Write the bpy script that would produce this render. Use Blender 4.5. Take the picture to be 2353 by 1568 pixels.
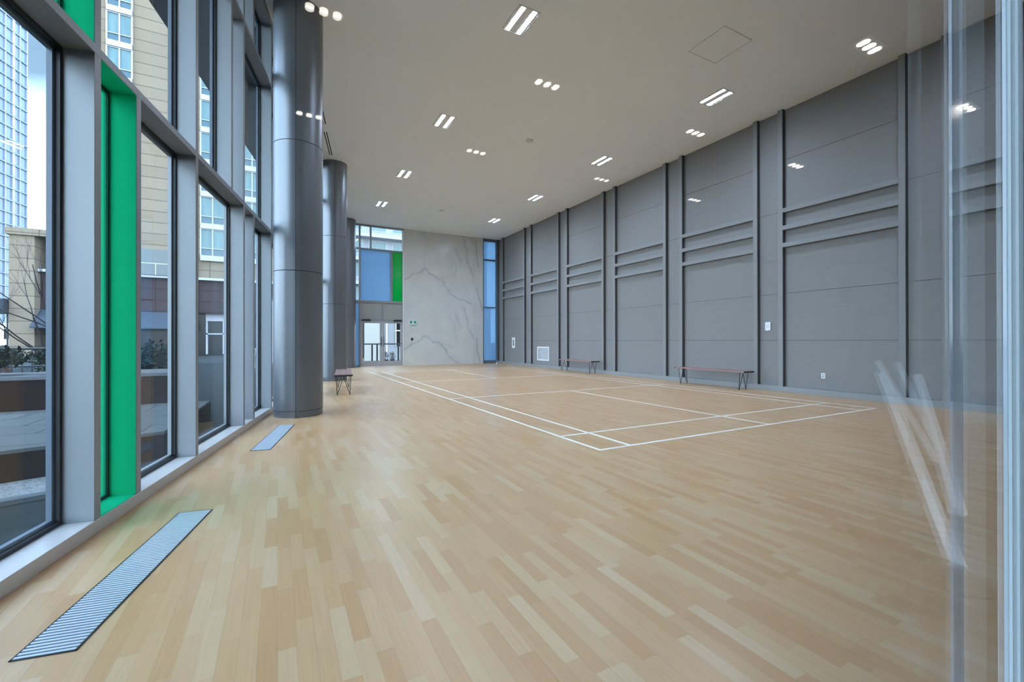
import bpy, bmesh, math, random
import numpy as np
from mathutils import Vector, Matrix
S = bpy.context.scene
C = S.collection
for _o in list(bpy.data.objects): bpy.data.objects.remove(_o)

# ------------------------------------------------------------ camera
PSI, PITCH, ROLL, EYE = .492, -.0022, .0012, 1.179
F_PX = 1005.2
fwd = Vector((math.sin(PSI), math.cos(PSI), 0)); rgt = Vector((math.cos(PSI), -math.sin(PSI), 0)); dwn = Vector((0, 0, -1))
c_, s_ = math.cos(PITCH), math.sin(PITCH)
d2 = dwn*c_ - fwd*s_; f2 = dwn*s_ + fwd*c_
c_, s_ = math.cos(ROLL), math.sin(ROLL)
r3 = rgt*c_ + d2*s_; d3 = -rgt*s_ + d2*c_
cam = bpy.data.cameras.new('camera'); co = bpy.data.objects.new('camera', cam); C.objects.link(co)
co.matrix_world = Matrix(((r3.x, -d3.x, -f2.x, 0), (r3.y, -d3.y, -f2.y, 0), (r3.z, -d3.z, -f2.z, EYE), (0, 0, 0, 1)))
cam.sensor_width = 36; cam.sensor_fit = 'HORIZONTAL'; cam.lens = 36*F_PX/2353
cam.shift_y = -(784-780.94)/2353
cam.clip_start = .02; cam.clip_end = 800
S.camera = co

# ------------------------------------------------------------ view and sky
S.view_settings.view_transform = 'Standard'; S.view_settings.look = 'None'
S.view_settings.gamma = 1; S.view_settings.use_curve_mapping = False
S.view_settings.exposure = 1.38
try:
    S.cycles.use_denoising = True
    S.cycles.max_bounces = 10; S.cycles.diffuse_bounces = 6; S.cycles.glossy_bounces = 5
    S.cycles.transparent_max_bounces = 40; S.cycles.transmission_bounces = 8
    S.cycles.sample_clamp_indirect = 6; S.cycles.caustics_reflective = False; S.cycles.caustics_refractive = False
except Exception: pass
LAMP = 136.0
SKY = 3.4
W = bpy.data.worlds.new('world'); S.world = W; W.use_nodes = True
nt = W.node_tree; nt.nodes.clear()
def wn(t, **k):
    n = nt.nodes.new(t)
    for a, b in k.items(): setattr(n, a, b)
    return n
tc = wn('ShaderNodeTexCoord'); mp = wn('ShaderNodeMapping'); mp.inputs['Scale'].default_value = (1, 1, 2.6)
nz = wn('ShaderNodeTexNoise'); nz.inputs['Scale'].default_value = 2.3; nz.inputs['Detail'].default_value = 7; nz.inputs['Roughness'].default_value = .55
cr = wn('ShaderNodeValToRGB'); cr.color_ramp.elements[0].position = .42; cr.color_ramp.elements[1].position = .66
cr.color_ramp.elements[0].color = (.32, .52, .88, 1); cr.color_ramp.elements[1].color = (.78, .92, 1.10, 1)
sp = wn('ShaderNodeSeparateXYZ'); hr = wn('ShaderNodeValToRGB')
hr.color_ramp.elements[0].position = 0; hr.color_ramp.elements[0].color = (1, 1, 1, 1)
hr.color_ramp.elements[1].position = .42; hr.color_ramp.elements[1].color = (0, 0, 0, 1)
mx = wn('ShaderNodeMix', data_type='RGBA'); mx.inputs[7].default_value = (.80, .93, 1.08, 1)
bg = wn('ShaderNodeBackground'); bg.inputs[1].default_value = SKY; wo = wn('ShaderNodeOutputWorld')
L = nt.links.new
L(tc.outputs['Generated'], mp.inputs[0]); L(mp.outputs[0], nz.inputs['Vector']); L(nz.outputs[0], cr.inputs[0])
L(tc.outputs['Generated'], sp.inputs[0]); L(sp.outputs['Z'], hr.inputs[0]); L(hr.outputs[0], mx.inputs[0])
L(cr.outputs[0], mx.inputs[6])
# an opening in the cloud with deeper blue sky to the north-west
vd = wn('ShaderNodeVectorMath', operation='DOT_PRODUCT'); vd.inputs[1].default_value = (-.27, .80, .535)
na = wn('ShaderNodeMath', operation='MULTIPLY_ADD'); na.inputs[1].default_value = .06; na.inputs[2].default_value = -.03
ns = wn('ShaderNodeMath', operation='ADD'); rg = wn('ShaderNodeMapRange'); rg.inputs[1].default_value = .950; rg.inputs[2].default_value = .985
mh = wn('ShaderNodeMix', data_type='RGBA'); mh.inputs[7].default_value = (.055, .082, .118, 1)
L(tc.outputs['Generated'], vd.inputs[0]); L(nz.outputs[0], na.inputs[0]); L(vd.outputs['Value'], ns.inputs[0]); L(na.outputs[0], ns.inputs[1])
L(ns.outputs[0], rg.inputs[0]); L(rg.outputs[0], mh.inputs[0]); L(mx.outputs[2], mh.inputs[6]); L(mh.outputs[2], bg.inputs[0]); L(bg.outputs[0], wo.inputs[0])

# ------------------------------------------------------------ materials
def newmat(name):
    m = bpy.data.materials.new(name); m.use_nodes = True
    return m, m.node_tree.nodes, m.node_tree.links.new, m.node_tree.nodes['Principled BSDF']
def mat(name, col, rough=.5, metal=0, spec=.5, noise=0, nscale=(8, 8, 8), bump=0, emis=None, estr=0):
    m, N, Lk, b = newmat(name)
    b.inputs['Base Color'].default_value = (*col, 1); b.inputs['Roughness'].default_value = rough
    b.inputs['Metallic'].default_value = metal; b.inputs['Specular IOR Level'].default_value = spec
    if emis:
        b.inputs['Emission Color'].default_value = (*emis, 1); b.inputs['Emission Strength'].default_value = estr
    if noise or bump:
        t = N.new('ShaderNodeTexCoord'); p = N.new('ShaderNodeMapping'); p.inputs['Scale'].default_value = nscale
        n = N.new('ShaderNodeTexNoise'); n.inputs['Scale'].default_value = 1; n.inputs['Detail'].default_value = 5
        Lk(t.outputs['Object'], p.inputs[0]); Lk(p.outputs[0], n.inputs['Vector'])
        if noise:
            r = N.new('ShaderNodeMapRange'); r.inputs[1].default_value = .25; r.inputs[2].default_value = .75
            r.inputs[3].default_value = 1-noise; r.inputs[4].default_value = 1+noise
            v = N.new('ShaderNodeVectorMath'); v.operation = 'SCALE'; v.inputs[0].default_value = col
            Lk(n.outputs[0], r.inputs[0]); Lk(r.outputs[0], v.inputs['Scale']); Lk(v.outputs[0], b.inputs['Base Color'])
        if bump:
            u = N.new('ShaderNodeBump'); u.inputs['Strength'].default_value = bump; u.inputs['Distance'].default_value = .01
            Lk(n.outputs[0], u.inputs['Height']); Lk(u.outputs[0], b.inputs['Normal'])
    return m
def glassmat(name, tint=(1, 1, 1), r0=.04, rough=0.0, extra=None, extraf=0.0, fs=1.0):
    """thin clear glazing: transparent body and a mirror coat that grows at grazing angles"""
    m = bpy.data.materials.new(name); m.use_nodes = True; N = m.node_tree.nodes; Lk = m.node_tree.links.new; N.clear()
    g = N.new('ShaderNodeNewGeometry'); d = N.new('ShaderNodeVectorMath'); d.operation = 'DOT_PRODUCT'
    Lk(g.outputs['Normal'], d.inputs[0]); Lk(g.outputs['Incoming'], d.inputs[1])
    def mt(op, a, b=None):
        n = N.new('ShaderNodeMath'); n.operation = op
        for i, x in enumerate((a, b)):
            if x is None: continue
            if hasattr(x, 'is_output'): Lk(x, n.inputs[i])
            else: n.inputs[i].default_value = x
        return n.outputs[0]
    a = mt('ABSOLUTE', d.outputs['Value']); p = mt('POWER', mt('SUBTRACT', 1.0, a), 5.0)
    f = mt('ADD', mt('MULTIPLY', p, (1-r0)*fs), r0)
    tr = N.new('ShaderNodeBsdfTransparent'); tr.inputs[0].default_value = (*tint, 1)
    gl = N.new('ShaderNodeBsdfGlossy'); gl.inputs['Roughness'].default_value = rough; gl.inputs[0].default_value = (1, 1, 1, 1)
    mix = N.new('ShaderNodeMixShader'); Lk(f, mix.inputs[0]); Lk(tr.outputs[0], mix.inputs[1]); Lk(gl.outputs[0], mix.inputs[2])
    out = mix
    if extra:
        df = N.new('ShaderNodeBsdfTranslucent'); df.inputs[0].default_value = (*extra, 1)
        dd = N.new('ShaderNodeBsdfDiffuse'); dd.inputs[0].default_value = (*extra, 1)
        m1 = N.new('ShaderNodeMixShader'); m1.inputs[0].default_value = .5; Lk(df.outputs[0], m1.inputs[1]); Lk(dd.outputs[0], m1.inputs[2])
        m2 = N.new('ShaderNodeMixShader'); m2.inputs[0].default_value = extraf; Lk(mix.outputs[0], m2.inputs[1]); Lk(m1.outputs[0], m2.inputs[2]); out = m2
    o = N.new('ShaderNodeOutputMaterial'); Lk(out.outputs[0], o.inputs[0])
    return m

def floor_material():
    m, N, Lk, b = newmat('wood_strip_floor')
    t = N.new('ShaderNodeTexCoord'); s = N.new('ShaderNodeSeparateXYZ'); Lk(t.outputs['Object'], s.inputs[0])
    def mt(op, a, b_=None):
        n = N.new('ShaderNodeMath'); n.operation = op
        for i, x in enumerate((a, b_)):
            if x is None: continue
            if hasattr(x, 'is_output'): Lk(x, n.inputs[i])
            else: n.inputs[i].default_value = x
        return n.outputs[0]
    xs = mt('DIVIDE', s.outputs['X'], .066); row = mt('FLOOR', xs)
    w1 = N.new('ShaderNodeTexWhiteNoise'); w1.noise_dimensions = '1D'; Lk(row, w1.inputs['W'])
    ys = mt('ADD', mt('DIVIDE', s.outputs['Y'], .46), mt('MULTIPLY', w1.outputs['Value'], 17.0)); col = mt('FLOOR', ys)
    cb = N.new('ShaderNodeCombineXYZ'); Lk(row, cb.inputs[0]); Lk(col, cb.inputs[1])
    w2 = N.new('ShaderNodeTexWhiteNoise'); w2.noise_dimensions = '2D'; Lk(cb.outputs[0], w2.inputs['Vector'])
    r = N.new('ShaderNodeValToRGB'); e = r.color_ramp.elements
    e[0].position = 0; e[0].color = (.49, .275, .125, 1); e[1].position = 1; e[1].color = (.58, .39, .23, 1)
    for p_, c in ((.3, (.53, .315, .155, 1)), (.6, (.545, .335, .172, 1)), (.82, (.555, .36, .195, 1))):
        q = e.new(p_); q.color = c
    Lk(w2.outputs['Value'], r.inputs[0])
    # grain along the strips
    mp = N.new('ShaderNodeMapping'); mp.inputs['Scale'].default_value = (95, 3.0, 1); Lk(t.outputs['Object'], mp.inputs[0])
    n = N.new('ShaderNodeTexNoise'); n.inputs['Scale'].default_value = 1; n.inputs['Detail'].default_value = 4; Lk(mp.outputs[0], n.inputs['Vector'])
    g = N.new('ShaderNodeMapRange'); g.inputs[1].default_value = .3; g.inputs[2].default_value = .7; g.inputs[3].default_value = .95; g.inputs[4].default_value = 1.05
    Lk(n.outputs[0], g.inputs[0])
    # seams
    fx = mt('FRACT', xs); fy = mt('FRACT', ys)
    ex = mt('MINIMUM', fx, mt('SUBTRACT', 1.0, fx)); ey = mt('MULTIPLY', mt('MINIMUM', fy, mt('SUBTRACT', 1.0, fy)), 6.9)
    seam = N.new('ShaderNodeMapRange'); seam.inputs[1].default_value = 0; seam.inputs[2].default_value = .035; seam.inputs[3].default_value = .86; seam.inputs[4].default_value = 1
    Lk(mt('MINIMUM', ex, ey), seam.inputs[0])
    v = N.new('ShaderNodeVectorMath'); v.operation = 'SCALE'; Lk(r.outputs[0], v.inputs[0]); Lk(mt('MULTIPLY', g.outputs[0], seam.outputs[0]), v.inputs['Scale'])
    Lk(v.outputs[0], b.inputs['Base Color'])
    n2 = N.new('ShaderNodeTexNoise'); n2.inputs['Scale'].default_value = 1.3; Lk(t.outputs['Object'], n2.inputs['Vector'])
    rr = N.new('ShaderNodeMapRange'); rr.inputs[3].default_value = .29; rr.inputs[4].default_value = .35; Lk(n2.outputs[0], rr.inputs[0])
    Lk(rr.outputs[0], b.inputs['Roughness']); b.inputs['Specular IOR Level'].default_value = .5
    return m
def marble_material():
    m, N, Lk, b = newmat('veined_marble')
    a = N.new('ShaderNodeAttribute'); a.attribute_name = 'vein'
    t = N.new('ShaderNodeTexCoord'); n = N.new('ShaderNodeTexNoise'); n.inputs['Scale'].default_value = .9; n.inputs['Detail'].default_value = 8; n.inputs['Distortion'].default_value = 1.2
    Lk(t.outputs['Object'], n.inputs['Vector'])
    r = N.new('ShaderNodeValToRGB'); e = r.color_ramp.elements
    e[0].position = .3; e[0].color = (.56, .565, .56, 1); e[1].position = .75; e[1].color = (.67, .665, .64, 1)
    Lk(n.outputs[0], r.inputs[0])
    x = N.new('ShaderNodeMix'); x.data_type = 'RGBA'; x.inputs[7].default_value = (.27, .285, .30, 1)
    Lk(a.outputs['Fac'], x.inputs[0]); Lk(r.outputs[0], x.inputs[6]); Lk(x.outputs[2], b.inputs['Base Color'])
    b.inputs['Roughness'].default_value = .22
    return m
def tile_material(name, col, line, bw, bh, mortar=.012, rough=.8, plane='XZ', offset=0.0, var=.06):
    m, N, Lk, b = newmat(name)
    t = N.new('ShaderNodeTexCoord'); s = N.new('ShaderNodeSeparateXYZ'); cb = N.new('ShaderNodeCombineXYZ')
    Lk(t.outputs['Object'], s.inputs[0])
    Lk(s.outputs[plane[0]], cb.inputs[0]); Lk(s.outputs[plane[1]], cb.inputs[1])
    k = N.new('ShaderNodeTexBrick'); k.offset = offset; k.inputs['Scale'].default_value = 1
    k.inputs['Brick Width'].default_value = bw; k.inputs['Row Height'].default_value = bh; k.inputs['Mortar Size'].default_value = mortar
    k.inputs['Color1'].default_value = (*[c*(1-var) for c in col], 1); k.inputs['Color2'].default_value = (*[c*(1+var) for c in col], 1)
    k.inputs['Mortar'].default_value = (*line, 1); Lk(cb.outputs[0], k.inputs['Vector'])
    Lk(k.outputs['Color'], b.inputs['Base Color']); b.inputs['Roughness'].default_value = rough
    return m

M = {}
M['floor'] = floor_material()
M['ceiling'] = mat('ceiling_paint', (.90, .95, .99), .9, noise=.01, nscale=(1, 1, 1))
M['panel'] = mat('grey_wall_panel', (.21, .205, .205), .62, noise=.05, nscale=(3, 3, 90), bump=.05)
M['gap'] = mat('panel_joint_shadow_gap', (.05, .052, .055), .9)
M['rib'] = mat('grey_rib_paint', (.225, .23, .235), .6, noise=.03, nscale=(3, 3, 40))
M['base'] = mat('grey_baseboard_paint', (.24, .25, .26), .5)
M['alu'] = mat('silver_mullion_coating', (.265, .28, .30), .42, metal=.15)
M['alu_dark'] = mat('slate_exterior_cap', (.10, .13, .17), .45)
M['gasket'] = mat('black_gasket', (.012, .014, .018), .5)
M['green'] = mat('green_coating', (.0, .48, .33), .5)
M['green_glass'] = mat('green_spandrel_glass', (.0, .46, .07), .12)
M['blue_glass'] = glassmat('blue_frosted_glass', (.6, .8, .95), .05, .05, extra=(.30, .46, .60), extraf=.8)
M['green_trans'] = glassmat('mint_film_glass', (.3, .95, .7), .04, .02, extra=(.05, .8, .45), extraf=.25)
M['glass'] = glassmat('window_glass', (.93, .975, .975), .022, fs=.55)
M['glass_part'] = glassmat('partition_glass', (.985, .99, .985), .035)
M['column'] = mat('column_metal_cladding', (.175, .185, .20), .38, metal=.5)
M['seam'] = mat('cladding_joint', (.03, .035, .04), .7)
M['marble'] = marble_material()
M['marble_edge'] = mat('pale_marble_edge', (.70, .71, .71), .25)
M['white'] = mat('white_paint', (.75, .76, .78), .45)
M['line'] = mat('court_line_paint', (.86, .84, .80), .4)
def lamp_material():
    m = mat('light_strip', (1, 1, 1), .5, emis=(.765, .965, 1.27), estr=1); N = m.node_tree.nodes; Lk = m.node_tree.links.new
    g = N.new('ShaderNodeNewGeometry'); d = N.new('ShaderNodeVectorMath'); d.operation = 'DOT_PRODUCT'     # lens optic: most light goes straight down
    Lk(g.outputs['Normal'], d.inputs[0]); Lk(g.outputs['Incoming'], d.inputs[1])
    a = N.new('ShaderNodeMath'); a.operation = 'POWER'; a.inputs[1].default_value = 1.4; a.use_clamp = True; Lk(d.outputs['Value'], a.inputs[0])
    c = N.new('ShaderNodeMath'); c.operation = 'MULTIPLY_ADD'; c.inputs[1].default_value = LAMP*1.15; c.inputs[2].default_value = LAMP*.07; Lk(a.outputs[0], c.inputs[0])
    Lk(c.outputs[0], N['Principled BSDF'].inputs['Emission Strength']); return m
M['lamp'] = lamp_material()
M['lampspot'] = mat('downlight_lens', (1, 1, 1), .5, emis=(1.0, .93, .84), estr=8)
M['fix'] = mat('fixture_trim', (.55, .55, .55), .35, metal=.3)
M['fixin'] = mat('fixture_reflector', (.70, .70, .70), .6)
M['slot'] = mat('slot_black', (.01, .01, .01), .8)
M['steel'] = mat('brushed_grille_steel', (.58, .64, .70), .34, metal=.25)
M['black'] = mat('black_metal', (.016, .016, .018), .4)
M['blackp'] = mat('black_plastic', (.02, .02, .024), .35)
M['wood'] = mat('red_brown_bench_wood', (.30, .165, .145), .38, noise=.16, nscale=(6, 60, 60))
M['doorp'] = mat('door_silver', (.50, .52, .55), .35, metal=.5)
M['greyp'] = mat('grey_transom_panel', (.30, .31, .30), .5)
M['exitg'] = mat('exit_sign_green', (.0, .30, .20), .4)
M['beige'] = tile_material('beige_facade_panels', (.22, .17, .12), (.10, .08, .06), 2.6, .93, .03)
M['brown'] = tile_material('brown_podium_tiles', (.05, .033, .034), (.02, .014, .014), 1.5, .95, .03)
M['whitef'] = mat('white_window_frame', (.40, .40, .42), .5)
M['teal'] = mat('teal_window_pane', (.10, .17, .17), .12, noise=.25, nscale=(3, 1, .4))
M['dteal'] = mat('dark_window_pane', (.05, .10, .12), .1)
M['dark'] = mat('dark_shopfront', (.006, .006, .008), .2)
M['awn'] = mat('blue_grey_awning', (.045, .055, .07), .7)
M['brick'] = tile_material('red_brown_planter_cladding', (.016, .006, .006), (.008, .005, .005), .62, 1.2, .008)
M['cap'] = mat('planter_stone_cap', (.13, .13, .135), .8)
M['pave'] = tile_material('terrace_pavers', (.095, .10, .10), (.045, .05, .05), .6, .6, .012, plane='XY', offset=.5)
M['asph'] = mat('asphalt', (.04, .045, .045), .8, noise=.15, nscale=(2, 2, 2))
M['conc'] = mat('concrete_apron', (.017, .022, .024), .8, noise=.1, nscale=(3, 3, 3))
M['kerb'] = mat('concrete_kerb', (.09, .10, .11), .8)
M['gravel'] = mat('pale_gravel', (.20, .20, .20), .9, noise=.7, nscale=(60, 60, 60))
M['leafd'] = mat('dark_shrub_leaf', (.012, .022, .013), .5, noise=.4, nscale=(6, 6, 6))
M['leafg'] = mat('green_shrub_leaf', (.02, .05, .016), .5, noise=.4, nscale=(6, 6, 6))
M['bark'] = mat('grey_brown_bark', (.035, .028, .026), .9, noise=.2)
M['stake'] = mat('rusty_timber', (.10, .055, .05), .8)
M['canopy'] = mat('dark_soffit_metal', (.035, .04, .05), .6)
M['towerg'] = mat('blue_tower_glass', (.13, .165, .23), .2, noise=.2, nscale=(.2, .2, .2))
M['towerw'] = mat('pale_tower_fin', (.32, .34, .37), .5)
M['palew'] = mat('pale_render', (.30, .28, .27), .8)
M['gymfloor'] = mat('grey_rubber_floor', (.065, .06, .055), .5, noise=.2, nscale=(14, 14, 14))
M['gymwall'] = mat('gym_grey_paint', (.075, .075, .075), .8)
M['chrome'] = mat('satin_steel_tube', (.80, .83, .88), .3, metal=.1)
M['jointm'] = glassmat('frosted_joint_strip', (.80, .87, .93), .05, .1, extra=(.85, .95, 1.0), extraf=.46)
M['jointl'] = glassmat('frosted_joint_bead', (.85, .9, .93), .05, .1, extra=(.95, 1.0, 1.0), extraf=.8)
M['jointf'] = glassmat('faint_joint_film', (.93, .95, .97), .04, .1, extra=(.8, .88, 1.0), extraf=.11)
M['red'] = mat('dull_red_sign', (.3, .05, .04), .5)

for k_ in ('brown', 'brick', 'pave', 'beige', 'awn', 'cap', 'asph', 'conc', 'kerb', 'gravel', 'leafd', 'leafg', 'bark', 'stake', 'canopy', 'palew', 'dark'):
    M[k_].node_tree.nodes['Principled BSDF'].inputs['Specular IOR Level'].default_value = .08 if k_ != 'dark' else .25
# ------------------------------------------------------------ mesh helpers
class MB:
    def __init__(s): s.bm = bmesh.new(); s.mats = []
    def mi(s, m):
        if m is None: return 0
        if m not in s.mats: s.mats.append(m)
        return s.mats.index(m)
    def box(s, x0, x1, y0, y1, z0, z1, m=None, T=None, bev=0):
        vs = [s.bm.verts.new((x, y, z)) for x in (x0, x1) for y in (y0, y1) for z in (z0, z1)]
        if T is not None:
            for v in vs: v.co = T @ v.co
        k = s.mi(m); fs = []
        for q in ((0, 1, 3, 2), (4, 6, 7, 5), (0, 4, 5, 1), (2, 3, 7, 6), (0, 2, 6, 4), (1, 5, 7, 3)):
            f = s.bm.faces.new([vs[i] for i in q]); f.material_index = k; fs.append(f)
        if bev:
            r = bmesh.ops.bevel(s.bm, geom=list({e for f in fs for e in f.edges}), offset=bev, segments=2, affect='EDGES', profile=.5)
            for f in r['faces']: f.material_index = k
        return s
    def poly(s, pts, h, m=None, T=None):
        """prism: pts is a ring of 3d points, h an extrusion vector"""
        a = [s.bm.verts.new(p) for p in pts]; b = [s.bm.verts.new(Vector(p)+Vector(h)) for p in pts]
        if T is not None:
            for v in a+b: v.co = T @ v.co
        k = s.mi(m); n = len(a)
        f = [s.bm.faces.new(a), s.bm.faces.new(b[::-1])] + [s.bm.faces.new((a[(i+1) % n], a[i], b[i], b[(i+1) % n])) for i in range(n)]
        for q in f: q.material_index = k
        return s
    def tube(s, pts, rad, n=10, m=None, smooth=True):
        pts = [Vector(p) for p in pts]; rad = rad if isinstance(rad, (list, tuple)) else [rad]*len(pts)
        k = s.mi(m); rings = []
        up = None
        for i, p in enumerate(pts):
            d = (pts[min(i+1, len(pts)-1)]-pts[max(i-1, 0)]).normalized()
            if up is None: up = Vector((0, 0, 1)) if abs(d.z) < .9 else Vector((1, 0, 0))
            a = d.cross(up).normalized(); b = a.cross(d).normalized(); up = b
            rings.append([s.bm.verts.new(p+(a*math.cos(2*math.pi*j/n)+b*math.sin(2*math.pi*j/n))*rad[i]) for j in range(n)])
        fs = [s.bm.faces.new((r0[j], r0[(j+1) % n], r1[(j+1) % n], r1[j])) for r0, r1 in zip(rings, rings[1:]) for j in range(n)]
        for f in fs: f.smooth = smooth
        fs += [s.bm.faces.new(rings[0][::-1]), s.bm.faces.new(rings[-1])]
        for f in fs: f.material_index = k
        return s
    def lathe(s, prof, n=64, m=None, cx=0, cy=0, smooth=True):
        k = s.mi(m); rings = [[s.bm.verts.new((cx+r*math.cos(2*math.pi*j/n), cy+r*math.sin(2*math.pi*j/n), z)) for j in range(n)] for r, z in prof]
        for r0, r1 in zip(rings, rings[1:]):
            for j in range(n):
                f = s.bm.faces.new((r0[j], r0[(j+1) % n], r1[(j+1) % n], r1[j])); f.smooth = smooth; f.material_index = k
        for r in (rings[0][::-1], rings[-1]):
            f = s.bm.faces.new(r); f.material_index = k
        return s
    def leaves(s, cen, size, n, m, lsize=.05, rnd=None):
        k = s.mi(m)
        for _ in range(n):
            while True:
                p = Vector([rnd.uniform(-1, 1) for _ in range(3)])
                if p.length < 1: break
            p = Vector((cen[0]+p.x*size[0], cen[1]+p.y*size[1], cen[2]+p.z*size[2]))
            a = Vector([rnd.gauss(0, 1) for _ in range(3)]).normalized(); b = a.orthogonal().normalized()
            l = lsize*rnd.uniform(.6, 1.3)
            v = [s.bm.verts.new(q) for q in (p, p+a*l*.5+b*l*.25, p+a*l, p+a*l*.5-b*l*.25)]
            f = s.bm.faces.new(v); f.material_index = k
        return s
    def build(s, name, m=None, parent=None, loc=(0, 0, 0), rotz=0, **tags):
        me = bpy.data.meshes.new(name)
        bmesh.ops.recalc_face_normals(s.bm, faces=s.bm.faces[:]); s.bm.to_mesh(me); s.bm.free()
        if m is not None: me.materials.append(m)
        else:
            for q in s.mats: me.materials.append(q)
        if any(p.use_smooth for p in me.polygons): me.set_sharp_from_angle(angle=.6)
        o = bpy.data.objects.new(name, me); C.objects.link(o); o.parent = parent
        o.location = loc; o.rotation_euler = (0, 0, rotz)
        for a, b in tags.items(): o[a] = b
        return o
def thing(name, label, cat, loc=(0, 0, 0), rotz=0, group=None, kind=None):
    o = bpy.data.objects.new(name, None); C.objects.link(o); o.empty_display_size = .1
    o.location = loc; o.rotation_euler = (0, 0, rotz)
    if kind: o['kind'] = kind
    if label: o['label'] = label
    if cat: o['category'] = cat
    if group: o['group'] = group
    return o
def copy_tree(o, parent=None, **t):
    c = o.copy(); C.objects.link(c); c.parent = parent
    for ch in [x for x in bpy.data.objects if x.parent == o]: copy_tree(ch, c)
    for a, b in t.items(): c[a] = b
    return c
def struct(name, label=None, loc=(0, 0, 0), rotz=0):
    o = bpy.data.objects.new(name, None); C.objects.link(o); o['kind'] = 'structure'; o.location = loc; o.rotation_euler = (0, 0, rotz)
    if label: o['label'] = label
    return o
def B(x0, x1, y0, y1, z0, z1, m=None, T=None, bev=0): return MB().box(x0, x1, y0, y1, z0, z1, m, T, bev)
def S_(name, mb, m, label, **k): return mb.build(name, m, kind='structure', label=label, **k)

H = 6.475; YE = 20.65; XR = 10.28; XF = 10.18; YP = .15
AL = math.radians(10.87)
O_L = Vector((-1.12, 2.846, 0)); dL = Vector((math.sin(AL), math.cos(AL), 0)); nL = Vector((math.cos(AL), -math.sin(AL), 0))
def LW(s, t, z=0): return O_L + dL*s + nL*t + Vector((0, 0, z))
RZL = -AL            # local +Y runs along the glass wall, local +X into the hall
S_END = (YE-O_L.y)/math.cos(AL)
S_PART = (YP-O_L.y)/math.cos(AL)
S_BEG = S_PART-6.6

# ------------------------------------------------------------ floor, ceiling
def hall_poly(t, y0, y1, x1, z, h, m):
    """slab that follows the slanted glass wall"""
    def xl(y): return LW((y-O_L.y)/math.cos(AL), 0).x + t
    return MB().poly([(xl(y0), y0, z), (x1, y0, z), (x1, y1, z), (xl(y1), y1, z)], (0, 0, h), m)
S_('floor', hall_poly(-.30, YP, YE+.3, 10.5, -.12, .12, None), M['floor'], 'pale strip-wood sports floor of the hall')
S_('ceiling', hall_poly(-.30, YP, YE+.3, 10.5, H, .25, None), M['ceiling'], 'plain light grey ceiling of the hall')

# ------------------------------------------------------------ wall_right: panelled wall with ribs
PY = 2.8217
ribs = []
for k in range(-1, 7):
    ribs += [3.069+PY*k, 3.669+PY*k]
ribs = [y for y in ribs if y > .2]
mb = MB(); mb.box(XR+.012, XR+.30, YP, YE+.3, 0, H, M['gap'])
M['rib_shade'] = mat('rib_side_shade', (.062, .064, .068), .7)
zs_n = [.12, 1.18, 2.26, 4.15, H]; zs_w = [.12, 1.18, 2.26, 3.35, 3.75, 4.15, 5.33, H]
edges = [YP] + [y+.055 for y in ribs] + [YE+.3]
for i, (a, b) in enumerate(zip(edges, edges[1:])):
    wide = (b-a) > 1.2
    zz = zs_w if wide else zs_n
    for z0, z1 in zip(zz, zz[1:]): mb.box(XR, XR+.013, a+.003, b-.003, z0+.004, z1-.004, M['panel'])
wall_r = mb.build('wall_right', kind='structure', label='tall grey panelled wall with vertical and horizontal ribs')
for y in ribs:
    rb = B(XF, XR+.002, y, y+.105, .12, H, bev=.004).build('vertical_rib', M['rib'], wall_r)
    B(XF+.008, XR+.001, y-.006, y+.001, .12, H).build('side_shade_strip', M['rib_shade'], rb, label='near-black strip that paints shade on the rib side')  # dark strip puts the shade of the rib's camera-facing side into colour
for i in range(len(ribs)-1):
    a, b = ribs[i]+.105, ribs[i+1]
    if b-a > 1.2:
        for z in (3.305, 3.70, 4.10): B(XF, XR+.002, a, b, z, z+.10, bev=.004).build('horizontal_rib', M['rib'], wall_r)
S_('baseboard_right', B(XF-.002, XR+.3, YP, YE, 0, .122, bev=.003), M['base'], 'low grey baseboard along the panelled wall')

# ------------------------------------------------------------ wall_left: glazed wall of deep mullions
WL = struct('wall_left', 'glazed wall of deep silver mullions and transoms')
WL.location = O_L; WL.rotation_euler = (0, 0, RZL)
ZR = [(.082, 2.945), (3.0, 5.345), (5.395, 6.37)]
D = .168; HW = .033
main = [.754 + 1.575*k for k in range(-7, 12) if S_BEG < .754+1.575*k < S_END-.2]
def evens(off): return [.754+3.15*k+off for k in range(-3, 6) if S_BEG < .754+3.15*k+off < S_END-.2]
rows = [sorted(main+evens(.49)), sorted(main+evens(-.50)), sorted(main+evens(.477))]
for s in main:
    B(-D, 0, s-HW, s+HW, .082, 6.37, bev=.002).build('mullion', M['alu'], WL)
    B(-D-.045, -D-.026, s-HW, s+HW, 0, 6.9).build('exterior_cap', M['alu_dark'], WL)
for (z0, z1), r in zip(ZR, rows):
    for s in r:
        if s in main: continue
        B(-D, 0, s-HW, s+HW, z0, z1, bev=.002).build('mullion', M['alu'], WL)
        B(-D-.045, -D-.026, s-HW, s+HW, z0, z1).build('exterior_cap', M['alu_dark'], WL)
B(-D-.02, 0.004, S_BEG, S_END, 0, .082, bev=.003).build('sill', mat('pale_sill_coating', (.50, .47, .45), .3), WL)
B(-D, .001, S_BEG, S_END, 2.945, 3.0, bev=.002).build('transom', M['alu'], WL)
B(-D, .001, S_BEG, S_END, 5.345, 5.395, bev=.002).build('transom', M['alu'], WL)
B(-D-.05, .002, S_BEG, S_END, 6.37, 6.9, bev=.002).build('head_rail', M['alu'], WL)
wi = 0
def is_green(row, s0, s1):
    return (s1-s0) < .6 and ((row == 0 and abs(s0-.754) < .05) or (row == 1 and abs(s1-.754) < .05))
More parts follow.
